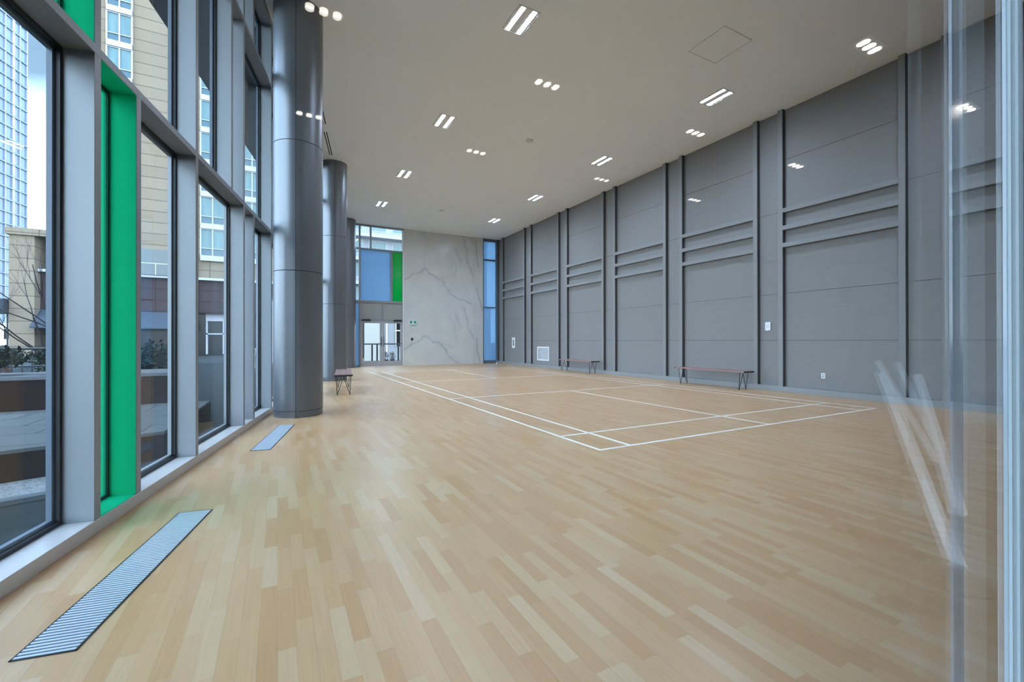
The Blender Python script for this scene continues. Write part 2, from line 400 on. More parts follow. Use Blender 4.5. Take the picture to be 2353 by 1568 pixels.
for ri, ((z0, z1), r) in enumerate(zip(ZR, rows)):
    rr = [S_BEG]+r+[S_END]
    for s0, s1 in zip(rr, rr[1:]):
        a, b = s0+HW, s1-HW
        if b-a < .05: continue
        gr = is_green(ri, s0, s1); narrow = (b-a) < .6
        w = struct('window_%d' % (wi+1), None, O_L, RZL); wi += 1
        B(-D-.012, -D+.0, a+.004, b-.004, z0+.004, z1-.004).build('window_pane', M['green_trans'] if gr else M['glass'], w)
        g = MB(); gw = .022
        for q in ((a, a+gw, z0, z1), (b-gw, b, z0, z1), (a+gw, b-gw, z0, z0+gw), (a+gw, b-gw, z1-gw, z1)):
            g.box(-D-.026, -D+.012, q[0], q[1], q[2], q[3])
        g.build('gasket_frame', M['gasket'], w)
        if not narrow:
            g = MB(); gw2 = .02
            for q in ((a+gw, a+gw+gw2, z0+gw, z1-gw), (b-gw-gw2, b-gw, z0+gw, z1-gw), (a+gw, b-gw, z0+gw, z0+gw+gw2), (a+gw, b-gw, z1-gw-gw2, z1-gw)):
                g.box(-D-.042, -D-.014, q[0], q[1], q[2], q[3])
            g.build('outer_sash', M['alu'] if ri == 0 and s0 > .8 else M['alu_dark'], w)
        if gr:      # the reveal of this bay is lined in green
            g = MB(); e = .004
            g.box(-D+.012, -.002, b-e, b+.001, z0, z1); g.box(-D+.012, -.002, a-.001, a+e, z0, z1)
            g.box(-D+.012, -.002, a, b, z0-.001, z0+e); g.box(-D+.012, -.002, a, b, z1-e, z1+.001)
            g.build('green_reveal_lining', M['green'], w, label='bright green reveal lining')
# dark overhang outside above the glass wall
t = thing('roof_overhang', 'dark metal roof overhang projecting outside above the glass wall', 'canopy', O_L, RZL)
B(-2.0, -D-.06, S_BEG-1, S_END+3, 6.98, 7.25).build('soffit_panel', M['canopy'], t)
B(-2.03, -2.0, S_BEG-1, S_END+3, 6.96, 7.32).build('fascia', M['canopy'], t)

# ------------------------------------------------------------ far wall: glazing, doors, marble
WBK = struct('wall_back', 'pale marble wall with large grey veins at the far end')
def vein_wall():
    x0, x1 = 5.27, 8.885; st = .03
    xs = np.arange(x0, x1+1e-6, (x1-x0)/round((x1-x0)/st)); zs = np.linspace(0, H, 216)
    veins = [([(5.27, 4.02), (5.35, 4.09), (5.78, 4.38), (6.08, 4.5), (6.3, 4.68), (6.52, 4.46), (6.88, 4.29), (7.18, 4.11), (7.37, 3.82), (7.55, 3.51), (7.86, 3.33), (8.29, 3.22), (8.73, 3.09)], .05, .8),
             ([(8.29, 6.45), (8.43, 5.76), (8.54, 5.06), (8.73, 4.67), (8.84, 4.42)], .05, .8),
             ([(7.87, 5.81), (8.0, 5.42), (8.13, 5.13)], .05, .6), ([(7.79, 5.35), (7.87, 4.95), (7.87, 4.35)], .04, .5),
             ([(6.2, 6.42), (6.33, 6.24)], .06, .5), ([(8.79, 6.46), (8.76, 6.25), (8.84, 6.11)], .05, .5),
             ([(5.27, .8), (5.4, .87), (5.71, 1.06), (6.12, 1.2), (6.22, 1.44), (6.37, 1.39), (6.62, 1.2), (7.18, .95), (7.36, .66), (7.6, .35), (7.97, .05)], .045, .75),
             ([(8.32, 2.87), (8.43, 2.47), (8.54, 1.81), (8.73, 1.56), (8.84, 1.3)], .045, .7),
             ([(7.87, 2.5), (8.0, 2.12), (8.13, 1.83)], .05, .55), ([(7.79, 2.0), (7.87, 1.65), (7.87, 1.2)], .035, .45),
             ([(7.18, 4.31), (7.44, 4.23), (7.65, 4.09)], .09, .35), ([(7.18, 1.05), (7.5, .98), (7.7, .8)], .08, .3),
             ([(7.5, 5.6), (7.65, 5.1), (7.62, 4.7)], .10, .18), ([(6.3, 5.4), (6.25, 4.9), (6.3, 4.68)], .06, .15),
             ([(7.7, 4.6), (7.8, 4.5), (7.75, 4.3)], .10, .25), ([(7.5, 2.6), (7.65, 2.1)], .10, .15)]
    X, Z = np.meshgrid(xs, zs, indexing='ij')
    def nz(a, b, p): return np.sin(a*X+p)*np.cos(b*Z+1.7*p)
    Xw = X + .035*nz(9, 7, .3) + .018*nz(23, 19, 1.1) + .008*nz(61, 53, 2.); Zw = Z + .035*nz(8, 11, 2.1) + .018*nz(21, 25, .6) + .008*nz(57, 67, 1.)
    V = np.zeros_like(X)
    for pts, wd, st_ in veins:
        for (a, b), (c, d) in zip(pts, pts[1:]):
            l2 = (c-a)**2+(d-b)**2; u = np.clip(((Xw-a)*(c-a)+(Zw-b)*(d-b))/l2, 0, 1)
            r = np.hypot(Xw-a-u*(c-a), Zw-b-u*(d-b)); V = np.maximum(V, st_*(np.exp(-(r/(wd*.55))**2)*.75+np.exp(-(r/(wd*2.2))**2)*.25)*(.75+.25*nz(13, 9, .5)))
    nx, nzc = X.shape
    verts = [(x, YE, z) for x in xs for z in zs]
    faces = [(i*nzc+j, (i+1)*nzc+j, (i+1)*nzc+j+1, i*nzc+j+1) for i in range(nx-1) for j in range(nzc-1)]
    b0 = len(verts); verts += [(x0, YE, 0), (x1, YE, 0), (x1, YE, H), (x0, YE, H), (x0, YE+.25, 0), (x1, YE+.25, 0), (x1, YE+.25, H), (x0, YE+.25, H)]
    faces += [(b0, b0+4, b0+7, b0+3), (b0+1, b0+2, b0+6, b0+5), (b0+4, b0+5, b0+6, b0+7), (b0, b0+1, b0+5, b0+4), (b0+3, b0+7, b0+6, b0+2)]
    me = bpy.data.meshes.new('marble_slab'); me.from_pydata(verts, [], faces); me.materials.append(M['marble'])
    at = me.attributes.new('vein', 'FLOAT', 'POINT'); at.data.foreach_set('value', list(V.ravel())+[0.0]*8)
    o = bpy.data.objects.new('marble_slab', me); C.objects.link(o); o.parent = WBK
    # narrow slab at the right
    xs2 = np.linspace(8.895, 9.37, 17); X2, Z2 = np.meshgrid(xs2, zs, indexing='ij'); V2 = np.zeros_like(X2)
    for pts in ([(9.01, 3.92), (9.12, 3.41), (9.23, 3.16), (9.32, 2.75)], [(8.98, 6.3), (9.03, 5.5), (9.1, 5.0)], [(9.0, 1.3), (9.05, .6), (9.2, .1)]):
        for (a, b), (c, d) in zip(pts, pts[1:]):
            l2 = (c-a)**2+(d-b)**2; u = np.clip(((X2-a)*(c-a)+(Z2-b)*(d-b))/l2, 0, 1)
            V2 = np.maximum(V2, .6*np.exp(-(np.hypot(X2-a-u*(c-a), Z2-b-u*(d-b))/.04)**2))
    n2 = X2.shape[0]; verts = [(x, YE, z) for x in xs2 for z in zs]; faces = [(i*nzc+j, (i+1)*nzc+j, (i+1)*nzc+j+1, i*nzc+j+1) for i in range(n2-1) for j in range(nzc-1)]
    x0, x1 = xs2[0], xs2[-1]; b0 = len(verts)
    verts += [(x0, YE, 0), (x1, YE, 0), (x1, YE, H), (x0, YE, H), (x0, YE+.25, 0), (x1, YE+.25, 0), (x1, YE+.25, H), (x0, YE+.25, H)]
    faces += [(b0, b0+4, b0+7, b0+3), (b0+1, b0+2, b0+6, b0+5), (b0+4, b0+5, b0+6, b0+7)]
    me = bpy.data.meshes.new('marble_slab'); me.from_pydata(verts, [], faces); me.materials.append(M['marble'])
    at = me.attributes.new('vein', 'FLOAT', 'POINT'); at.data.foreach_set('value', list(V2.ravel())+[0.0]*8)
    o = bpy.data.objects.new('marble_slab', me); C.objects.link(o); o.parent = WBK
vein_wall()
B(5.262, 9.375, YE+.02, YE+.3, 0, H+.2).build('wall_core', M['marble_edge'], WBK)

XW0 = LW(S_END, 0).x
TR = struct('trim_1', 'silver framing around the far doors and coloured glass')
f = MB(); yf0, yf1 = YE-.01, YE+.12
for x in (XW0+.02, 3.275, 5.235): f.box(x-.032, x+.032, yf0, yf1, 0, H)
f.box(3.70-.03+.055, 3.70+.03+.055, yf0, yf1, 5.36, 6.40)
f.box(4.697-.035, 4.697+.035, yf0, yf1, 2.98, 5.36)
for z0, z1, xa, xb in ((6.40, H, XW0, 5.26), (5.34, 5.40, XW0, 5.26), (2.92, 3.02, XW0, 5.26), (2.10, 2.18, 3.27, 5.26), (0, .05, XW0, 3.30)):
    f.box(xa, xb, yf0+.002, yf1-.002, z0, z1)
f.box(4.278-.018, 4.278+.018, yf0, yf1, 2.18, 2.92)
f.build('frame_rail', M['alu'], TR)
B(5.205, 5.262, YE-.012, YE+.01, 0, 6.40).build('pale_jamb', M['white'], TR)
def far_win(n, x0, x1, z0, z1, m, lab, kindname='window_pane'):
    w = struct('window_%d' % n, lab)
    B(x0, x1, YE+.03, YE+.045, z0, z1).build(kindname, m, w); return w
k = wi+1
far_win(k, XW0+.05, 3.245, 5.40, 6.40, M['glass'], None); k += 1
far_win(k, 3.305, 3.727, 5.40, 6.40, M['glass'], None); k += 1
far_win(k, 3.787, 5.205, 5.40, 6.40, M['glass'], None); k += 1
far_win(k, XW0+.05, 3.245, 3.02, 5.34, M['glass'], None); k += 1
far_win(k, 3.305, 4.662, 3.02, 5.34, M['blue_glass'], 'large blue frosted glass above the doors', 'blue_glass'); k += 1
far_win(k, 4.732, 5.205, 3.02, 5.34, M['green_glass'], 'vivid green glass strip beside the marble', 'green_glass'); k += 1
far_win(k, XW0+.05, 3.245, .05, 2.92, M['blue_glass'], 'narrow blue glass left of the doors', 'blue_glass'); k += 1
far_win(k, 3.305, 4.26, 2.18, 2.92, M['greyp'], None, 'grey_panel'); k += 1
far_win(k, 4.296, 5.205, 2.18, 2.92, M['greyp'], None, 'grey_panel'); k += 1
# right-hand corner window
w = struct('window_%d' % k, 'tall narrow blue window in the far right corner'); k += 1
B(9.40, 10.14, YE+.03, YE+.045, .16, 6.34).build('blue_glass', M['blue_glass'], w)
f = MB()
f.box(9.375, 9.41, YE-.01, YE+.1, 0, H); f.box(10.12, 10.19, YE-.06, YE+.1, .12, H)
for z0, z1, mm in ((0, .16, M['alu']), (2.88, 2.94, M['alu_dark']), (5.34, 5.42, M['alu_dark']), (6.34, H, M['alu_dark'])): f.box(9.41, 10.12, YE-.005, YE+.095, z0, z1, mm)
f.build('window_frame', M['alu_dark'], w)
# doors
def door(n, x0, x1, hinge, lab):
    w = struct('door_%d' % n, lab); f = MB(); y0, y1 = YE+.01, YE+.06
    st = .095
    f.box(x0, x0+st, y0, y1, .01, 2.10); f.box(x1-st, x1, y0, y1, .01, 2.10)
    f.box(x0+st, x1-st, y0, y1, 1.99, 2.10); f.box(x0+st, x1-st, y0, y1, .01, .24)
    f.build('door_frame', M['doorp'], w)
    B(x0+st, x1-st, y0+.02, y1-.02, .24, 1.99).build('door_glass', M['glass'], w)
    xc = x0+.03 if hinge < 0 else x1-.43
    c = MB(); c.box(xc, xc+.40, YE-.055, YE+.01, 2.085, 2.13, bev=.004); c.box(xc+.05, xc+.38, YE-.04, YE-.0, 2.135, 2.16)
    c.build('door_closer', M['blackp'], w)
    xh = x1-.05 if hinge < 0 else x0+.05
    h = MB(); h.tube([(xh, YE+.01, .95), (xh, YE-.05, .95), (xh, YE-.05, 1.35), (xh, YE+.01, 1.35)], .012); h.tube([(x0+st*.3, YE-.04, 1.05), (x1-st*.3, YE-.04, 1.05)], .013)
    h.build('door_handle', M['black'], w)
    return w
door(1, 3.315, 4.27, -1, 'left leaf of the glazed double door'); door(2, 4.282, 5.20, 1, 'right leaf of the glazed double door')

# exit sign and reader on the marble
t = thing('exit_sign', 'small green and white exit sign on the pale marble wall', 'sign', (5.70, YE, 1.92))
B(-.165, .165, -.045, 0, 0, .22, bev=.006).build('housing', M['white'], t)
g = MB(); g.box(-.15, -.055, -.048, -.044, .085, .20); g.box(.04, .135, -.048, -.044, .085, .20); g.box(-.15, .135, -.048, -.044, .022, .045)
g.build('green_field', M['exitg'], t)
g = MB()     # running figure between the fields: head, body, legs, and an arrow
g.lathe([(.001, 0), (.014, .001), (.014, .003), (.001, .004)], 16); 
for v in g.bm.verts: v.co = Vector((v.co.x-.005, -.0455-v.co.z, v.co.y+.178))
g.poly([(-.02, -.047, .10), (.012, -.047, .10), (.018, -.047, .16), (-.015, -.047, .16)], (0, -.002, 0))
g.poly([(-.02, -.047, .10), (-.04, -.047, .06), (-.028, -.047, .055), (-.005, -.047, .10)], (0, -.002, 0))
g.poly([(.0, -.047, .10), (.02, -.047, .055), (.032, -.047, .06), (.014, -.047, .105)], (0, -.002, 0))
g.build('running_figure', M['white'], t)
t = thing('card_reader', 'small black card reader on the marble wall below the exit sign', 'card reader', (5.655, YE, 1.19))
B(-.05, .05, -.025, 0, 0, .13, bev=.012).build('reader_body', M['blackp'], t); B(-.02, .02, -.028, -.024, .09, .10).build('indicator', M['red'], t)

# ------------------------------------------------------------ columns
def column(x, y, seam, lab):
    t = thing('column', lab, 'column', (x, y, 0), 0, 'round metal-clad columns')
    r = .36; g = .006; prof = [(r-.004, 0), (r-.004, .095), (r-g, .097), (r-g, .103), (r, .105)]
    for z in (2.26, 4.26): prof += [(r, z-.006), (r-g, z-.0055), (r-g, z+.0055), (r, z+.006)]
    prof += [(r, H)]
    MB().lathe(prof, 96).build('cladding', M['column'], t)
    s = MB(); a = seam
    for da in (0, math.pi):
        p = Vector((math.cos(a+da), math.sin(a+da), 0)); q = Vector((-p.y, p.x, 0))*.004
        s.poly([p*(r-.004)-q, p*(r+.0012)-q, p*(r+.0012)+q, p*(r-.004)+q], (0, 0, H))
    s.build('vertical_joint', M['seam'], t)
    for z in (2.26, 4.26, .10): MB().lathe([(r-.007, z-.005), (r-.0035, z-.0045), (r-.0035, z+.0045), (r-.007, z+.005)], 96).build('ring_joint', M['seam'], t)
    return t
column(.297, 7.80, math.radians(-90-8), 'nearest and thickest-looking grey round column by the glass wall')
column(1.496, 14.06, math.radians(-90-2), 'middle grey round column, right behind the small bench')
column(2.68, 20.25, math.radians(-30), 'farthest grey round column, standing beside the far doors')

# ------------------------------------------------------------ court marking
CX, CY = 3.0365, 3.6832; CWD, CLN = 6.10, 13.40; lw = .042
t = thing('court_marking', 'white badminton court lines painted on the wood floor', 'court lines', (CX, CY, 0))
def cl(x0, x1, y0, y1): B(x0, x1, y0, y1, .0004, .0014).build('court_line', M['line'], t)
for x in (0, .46, CWD-.46, CWD): cl(x-(lw/2 if 0 < x < CWD else 0)-(lw if x == CWD else 0), x+(lw if x == 0 else (0 if x == CWD else lw/2)), 0, CLN)
for y in (0, .76, 4.72, 8.68, CLN-.76, CLN): 
    yy = y if y < CLN else CLN-lw
    B(lw, CWD-lw, yy, yy+lw, .0003, .0012).build('court_line', M['line'], t)
cl(CWD/2-lw/2, CWD/2+lw/2, lw, 4.72); cl(CWD/2-lw/2, CWD/2+lw/2, 8.72, CLN-lw)

# ------------------------------------------------------------ floor grilles
def grille(s0, s1, lab):
    c = LW((s0+s1)/2, .45); L_ = s1-s0; w = .20
    t = thing('floor_grille', lab, 'floor vent', (c.x, c.y, 0), RZL, 'linear floor grilles along the glass wall')
    f = MB(); h = .004
    f.box(-w/2, -w/2+.007, -L_/2, L_/2, 0, h); f.box(w/2-.007, w/2, -L_/2, L_/2, 0, h); f.box(-w/2, w/2, -L_/2, -L_/2+.007, 0, h); f.box(-w/2, w/2, L_/2-.007, L_/2, 0, h)
    f.build('grille_frame', M['black'], t)
    B(-w/2+.004, w/2-.004, -L_/2+.004, L_/2-.004, .0002, .001).build('grille_trough', M['slot'], t)
    n = int((L_-.02)/.021); f = MB()
    for i in range(n):
        y = -L_/2+.014+i*(L_-.03)/(n-1); f.box(-w/2+.007, w/2-.007, y-.0065, y+.0065, .0011, .0045)
    f.build('grille_bars', M['steel'], t)
grille(-.50, .96, 'nearest steel floor grille beside the green window bay')
grille(2.72, 4.21, 'second steel floor grille, just in front of the nearest column')

# ------------------------------------------------------------ benches
def bench():
    t = thing('bench', '', 'bench')
    L_ = 2.05; w = .36; h = .45
    s = MB()
    for i in range(3): s.box(-w/2+i*w/3+.002, -w/2+(i+1)*w/3-.002, -L_/2+.012, L_/2-.012, h-.032, h, bev=.003)
    s.build('seat', M['wood'], t, (0, 0, 0))
    for ya in (-L_/2, L_/2-.012): B(-w/2-.006, w/2+.006, ya, ya+.012, h-.036, h+.001).build('end_band', M['black'], t, label='black metal end band')
    for sx in (-1, 1):
        for sy in (-1, 1):
            g = MB(); ft = Vector((sx*w*.36, sy*(L_/2-.17), .008)); r = .0075
            g.tube([(sx*w*.42, sy*(L_/2-.13), h-.034), ft], r); g.tube([ft, (sx*w*-.02, sy*(L_/2-.15), h-.034)], r)
            g.tube([(sx*w*.42, sy*(L_/2-.13), h-.036), (-sx*w*.02, sy*(L_/2-.15), h-.036)], r*.8)
            g.lathe([(.012, 0), (.013, .006), (.006, .012)], 12, None, ft.x, ft.y)
            g.build('leg', M['black'], t)
    return t
b0 = bench(); b0.location = (9.79, 7.47, 0)
b0['label'] = 'longer-looking bench against the panelled wall, nearest to the camera'; b0['group'] = 'wooden benches with hairpin legs'
b1 = copy_tree(b0, label='distant bench against the panelled wall near the white vent'); b1.location = (9.85, 13.2, 0)
b2 = copy_tree(b0, label='bench seen end-on between the nearest and middle columns'); b2.location = (1.37, 10.97, 0); b2.rotation_euler = (0, 0, -math.radians(7))

# ------------------------------------------------------------ items on the right wall
def vent(yc, z0, w, h, lab):
    t = thing('wall_vent', lab, 'vent', (XR, yc, z0), 0, 'white return air grilles on the panelled wall')
    f = MB(); b = .05
    f.box(-.018, 0, -w/2, -w/2+b, 0, h, bev=.003); f.box(-.018, 0, w/2-b, w/2, 0, h, bev=.003); f.box(-.018, 0, -w/2+b, w/2-b, 0, b); f.box(-.018, 0, -w/2+b, w/2-b, h-b, h)
    f.build('vent_frame', M['white'], t)
    B(-.003, 0.0, -w/2+b, w/2-b, b, h-b).build('vent_backing', M['gap'], t)
    f = MB(); n = int((h-2*b)/.022)
    for i in range(n):
        z = b+.011+i*(h-2*b)/n; f.poly([(-.002, -w/2+b, z+.006), (-.015, -w/2+b, z-.006), (-.014, -w/2+b, z-.008), (-.001, -w/2+b, z+.004)], (0, w-2*b, 0))
    f.build('vent_louvres', M['white'], t)
vent(16.28, .30, .96, .61, 'small white vent low on the panelled wall behind the distant bench')
vent(1.98, .27, .96, .63, 'white vent at the right edge of the picture, closest to the camera')
t = thing('extinguisher_cabinet', 'narrow white recessed cabinet on the far end of the panelled wall', 'cabinet', (XR, 19.0, .82))
f = MB(); f.box(-.02, 0, -.15, -.06, 0, .51); f.box(-.02, 0, .06, .15, 0, .51); f.box(-.02, 0, -.06, .06, 0, .10); f.box(-.02, 0, -.06, .06, .40, .51)
f.build('cabinet_frame', M['white'], t); B(-.008, 0, -.06, .06, .10, .40).build('cabinet_window', M['alu_dark'], t)
t = thing('thermostat', 'small pale control box at chest height between two ribs', 'thermostat', (XR, 6.28, 1.41))
B(-.035, 0, -.065, .065, 0, .20, bev=.008).build('thermostat_body', M['white'], t); B(-.038, -.034, -.035, .035, .07, .15).build('thermostat_window', M['fix'], t)
B(-.045, -.03, -.015, .015, -.005, .02).build('thermostat_clip', M['steel'], t)
t = thing('wall_outlet', 'white electrical outlet low on the panelled wall', 'outlet', (XR, 5.10, .36))
B(-.008, 0, -.038, .038, 0, .118, bev=.003).build('outlet_plate', M['white'], t)
f = MB(); f.box(-.011, -.007, -.017, .017, .020, .052, bev=.002); f.box(-.011, -.007, -.017, .017, .066, .098, bev=.002); f.build('outlet_socket', M['towerw'], t)

# ------------------------------------------------------------ ceiling fittings
def strip_light(x, y, lab):
    t = thing('ceiling_light', lab, 'ceiling light', (x, y, H), 0, 'recessed twin-strip ceiling lights')
    f = MB(); a, b = .20, .31; w = .014
    f.box(-a, -a+w, -b, b, -.007, 0); f.box(a-w, a, -b, b, -.007, 0); f.box(-a+w, a-w, -b, -b+w, -.007, 0); f.box(-a+w, a-w, b-w, b, -.007, 0)
    f.build('light_frame', M['fix'], t)
    B(-a+w, a-w, -b+w, b-w, -.003, -.0005).build('reflector', M['fixin'], t)
    for sx in (-1, 1): B(sx*.106-.036, sx*.106+.036, -.285, .285, -.0042, -.003).build('light_strip', M['lamp'], t)
    return t
ordn = ['closest to the camera', 'second from the camera', 'third from the camera', 'farthest from the camera']
for rn, x, ys in (('row nearer the columns', 3.55, (6.30, 10.06, 13.85, 17.30)), ('row nearer the panelled wall', 8.42, (6.29, 10.10, 13.88, 17.35))):
    for i, y in enumerate(ys): strip_light(x, y, 'twin-strip ceiling light in the %s, %s' % (rn, ordn[i]))
strip_light(3.55, 2.5, 'unseen twin-strip light added for lighting just inside the partition, row nearer the columns'); strip_light(8.42, 2.5, 'unseen twin-strip light added for lighting just inside the partition, row nearer the panelled wall')  # extra pair out of view, added to light the near end of the hall
def slot_at(p0, p1, lab):
    p0, p1 = Vector(p0), Vector(p1); c = (p0+p1)/2; L_ = (p1-p0).length; rz = -math.atan2(p1.x-p0.x, p1.y-p0.y)
    t = thing('slot_diffuser', lab, 'air diffuser', (c.x, c.y, H-.001), rz, 'black twin-slot air diffusers in the ceiling')
    B(-.055, .055, -L_/2-.01, L_/2+.01, -.003, 0).build('diffuser_trim', M['ceiling'], t)
    for sx in (-1, 1): B(sx*.028-.012, sx*.028+.012, -L_/2, L_/2, -.006, -.003).build('diffuser_slot', M['slot'], t)
slot_at((.74, 10.15), (1.005, 11.54), 'slot diffuser in the ceiling partly hidden by the nearest column')
slot_at((1.066, 11.98), (1.34, 13.39), 'slot diffuser in the ceiling just before the middle column')
def disc(name, x, y, r, d, mk, lab, cat, grp=None):
    t = thing(name, lab, cat, (x, y, H), 0, grp)
    MB().lathe([(r, 0), (r, -d*.6), (r*.92, -d)], 32).build(name+'_rim' if name != 'sprinkler_head' else 'sprinkler_plate', M[mk], t)
    MB().lathe([(r*.8, -d*.8), (r*.78, -d*1.15), (r*.3, -d*1.35)], 24).build('cover', M['ceiling' if mk != 'fix' else 'fixin'], t)
disc('ceiling_speaker', 5.88, 9.97, .10, .012, 'fix', 'round ceiling speaker at the middle of the ceiling', 'speaker', 'round ceiling speakers')
disc('ceiling_speaker', 5.88, 17.01, .10, .012, 'fix', 'round ceiling speaker near the far marble wall', 'speaker', 'round ceiling speakers')
for x, y, lab in ((4.85, 6.17, 'sprinkler cover right of the big near ceiling light'), (9.44, 6.16, 'sprinkler cover close to the panelled wall, nearer one'), (9.45, 10.3, 'sprinkler cover close to the panelled wall, farther one'), (1.49, 10.3, 'sprinkler cover right of the nearest column'), (6.24, 11.96, 'sprinkler cover at mid ceiling beyond the speaker')):
    disc('sprinkler_head', x, y, .045, .008, 'ceiling', lab, 'sprinkler', 'flush sprinkler covers on the ceiling')
t = thing('access_panel', 'faint square access panel in the ceiling near the camera', 'access panel', (7.0, 5.15, H-.001))
B(-.36, .36, -.36, .36, -.003, 0, bev=.001).build('panel_door', M['ceiling'], t)
f = MB(); 
for q in ((-.375, -.365, -.375, .375), (.365, .375, -.375, .375), (-.365, .365, -.375, -.365), (-.365, .365, .365, .375)): f.box(*q, -.0015, 0)
f.build('panel_edge', M['fix'], t)

# ------------------------------------------------------------ glass partition the camera looks through, gym behind it
WF = struct('wall_front', 'clear glass partition between the gym and the hall')
GX0, GX1 = -1.66, XR; ZG = 3.05
joints = [.645]
B(GX0, 3.4, YP, YP+.012, .05, ZG).build('partition_pane', M['glass_part'], WF)
B(3.41, 6.8, YP, YP+.012, .05, ZG).build('partition_pane', M['glass_part'], WF)
B(6.81, GX1, YP, YP+.012, .05, ZG).build('partition_pane', M['glass_part'], WF)
B(.6225, .6725, YP-.003, YP-.0005, .05, ZG).build('joint_strip', M['jointm'], WF)
B(.627, .632, YP-.005, YP-.003, .05, ZG).build('joint_bead', M['jointl'], WF)
B(.649, .657, YP-.005, YP-.003, .05, ZG).build('joint_bead', M['jointl'], WF)
B(.495, .517, YP-.0025, YP-.0005, .05, ZG).build('joint_film', M['jointf'], WF)
MB().tube([(.735, YP-.05, 1.085), (.735, YP-.001, 1.085)], [.033, .033], 24).build('door_lock', M['black'], WF)
B(GX0, GX1, YP-.01, YP+.022, 0, .05).build('bottom_rail', M['alu'], WF)
B(-2.5, GX1+.2, YP-.1, YP+.1, ZG, H+.2).build('upper_wall', M['gymwall'], WF)
YG = -6.2
def gx(y): return LW((y-O_L.y)/math.cos(AL), 0).x
S_('floor_2', MB().poly([(gx(YG)-.3, YG, -.12), (XR+.2, YG, -.12), (XR+.2, YP-.0005, -.12), (gx(YP)-.3, YP-.0005, -.12)], (0, 0, .12)), M['gymfloor'], 'grey rubber floor of the gym')
S_('ceiling_2', MB().poly([(gx(YG)-.1, YG, ZG), (XR+.2, YG, ZG), (XR+.2, YP-.1, ZG), (gx(YP)-.1, YP-.1, ZG)], (0, 0, .12)), M['gymwall'], 'low gym ceiling')
S_('wall_rear', B(gx(YG)-.3, XR+.3, YG-.15, YG, 0, ZG+.15), M['gymwall'], 'rear wall of the gym')
S_('wall_side', B(XR, XR+.15, YG, YP, 0, ZG+.15), M['gymwall'], 'side wall of the gym')
def spot(x, y, lab):
    t = thing('downlight', lab, 'downlight', (x, y, ZG), 0, 'triple downlights on the gym ceiling')
    B(-.115, .115, -.042, .042, -.006, 0).build('trim', M['fix'], t)
    for i in (-1, 0, 1): MB().lathe([(.024, -.006), (.024, -.009), (.012, -.0105)], 16, None, i*.072, 0).build('lamp', M['lampspot'], t)
for i, x in enumerate((.23, 1.73, 3.31, 4.88)):
    for j, y in enumerate((-1.06, -2.37, -3.66)):
        spot(x, y, 'triple downlight reflected in the glass, column %s from the left, row %s from the glass' % (('one', 'two', 'three', 'four')[i], ('one', 'two', 'three')[j]))
def elliptical(loc, rz, lab):
    t = thing('elliptical_trainer', lab, 'exercise machine', loc, rz, 'exercise machines reflected in the glass')
    f = MB(); f.poly([(-.27, -.11, 0), (-.30, -.05, 0), (-.29, .09, 0), (-.22, .13, 0), (.22, .13, 0), (.29, .09, 0), (.30, -.05, 0), (.27, -.11, 0)], (0, 0, .09)); f.build('front_foot', M['blackp'], t)
    f = MB(); f.poly([(-.24, 0, .08), (-.20, 0, .17), (-.10, 0, .22), (.06, 0, .21), (.20, 0, .17), (.27, 0, .08)], (0, -.16, 0))
    for v in f.bm.verts: v.co.y += .08
    f.build('foot_cover', M['blackp'], t)
    for (a, b) in (((.19, 0, .15), (.52, -1.02, .95)), ((.42, -.30, .30), (.78, -1.10, .93))):
        f = MB(); f.tube([a, b], .027, 14); f.build('slanted_arm', M['chrome'], t)
    f = MB(); f.tube([(-.16, 0, .16), (.02, -1.0, .42)], .024, 12); f.build('side_rail', M['black'], t)
    f = MB(); f.poly([(.12, -1.0, .02), (.12, -1.7, .02), (.12, -1.72, .5), (.12, -1.4, .78), (.12, -1.05, .6)], (.5, 0, 0)); f.build('drive_housing', M['blackp'], t)
    f = MB(); f.tube([(.38, -1.25, .6), (.38, -.95, 1.55)], .03, 12); f.build('console_mast', M['black'], t)
    f = MB(); f.box(.22, .54, -1.0, -.94, 1.42, 1.68, bev=.01); f.build('console', M['blackp'], t)
    for x in (-.05, .40):
        f = MB(); f.box(x, x+.16, -.75, -.35, .26, .30, bev=.01); f.build('foot_plate', M['black'], t)
    return t
elliptical((2.545, -.595, 0), math.radians(36.6), 'elliptical trainer nearest the glass, seen as a faint reflection with slanted tubes')
elliptical((4.6, -1.3, 0), math.radians(30), 'elliptical trainer farther right, seen as a faint reflection')

# ------------------------------------------------------------ outside, left: terrace and planters
rnd = random.Random(4)
t = B(-260, 120, -60, 330, -.35, -.125).build('ground', M['asph'], None, kind='structure', label='dark street ground outside')
T0 = LW(-6, -.34); T1 = LW(S_END+2, -.34)
MB().poly([(-14, T0.y-2, -.122), (T0.x, T0.y, -.122), (T1.x, T1.y, -.122), (T1.x-4, T1.y+6, -.122), (-14, T1.y+6, -.122)], (0, 0, .11)).build('pavement', M['conc'], None, kind='structure', label='concrete apron outside the glass wall')
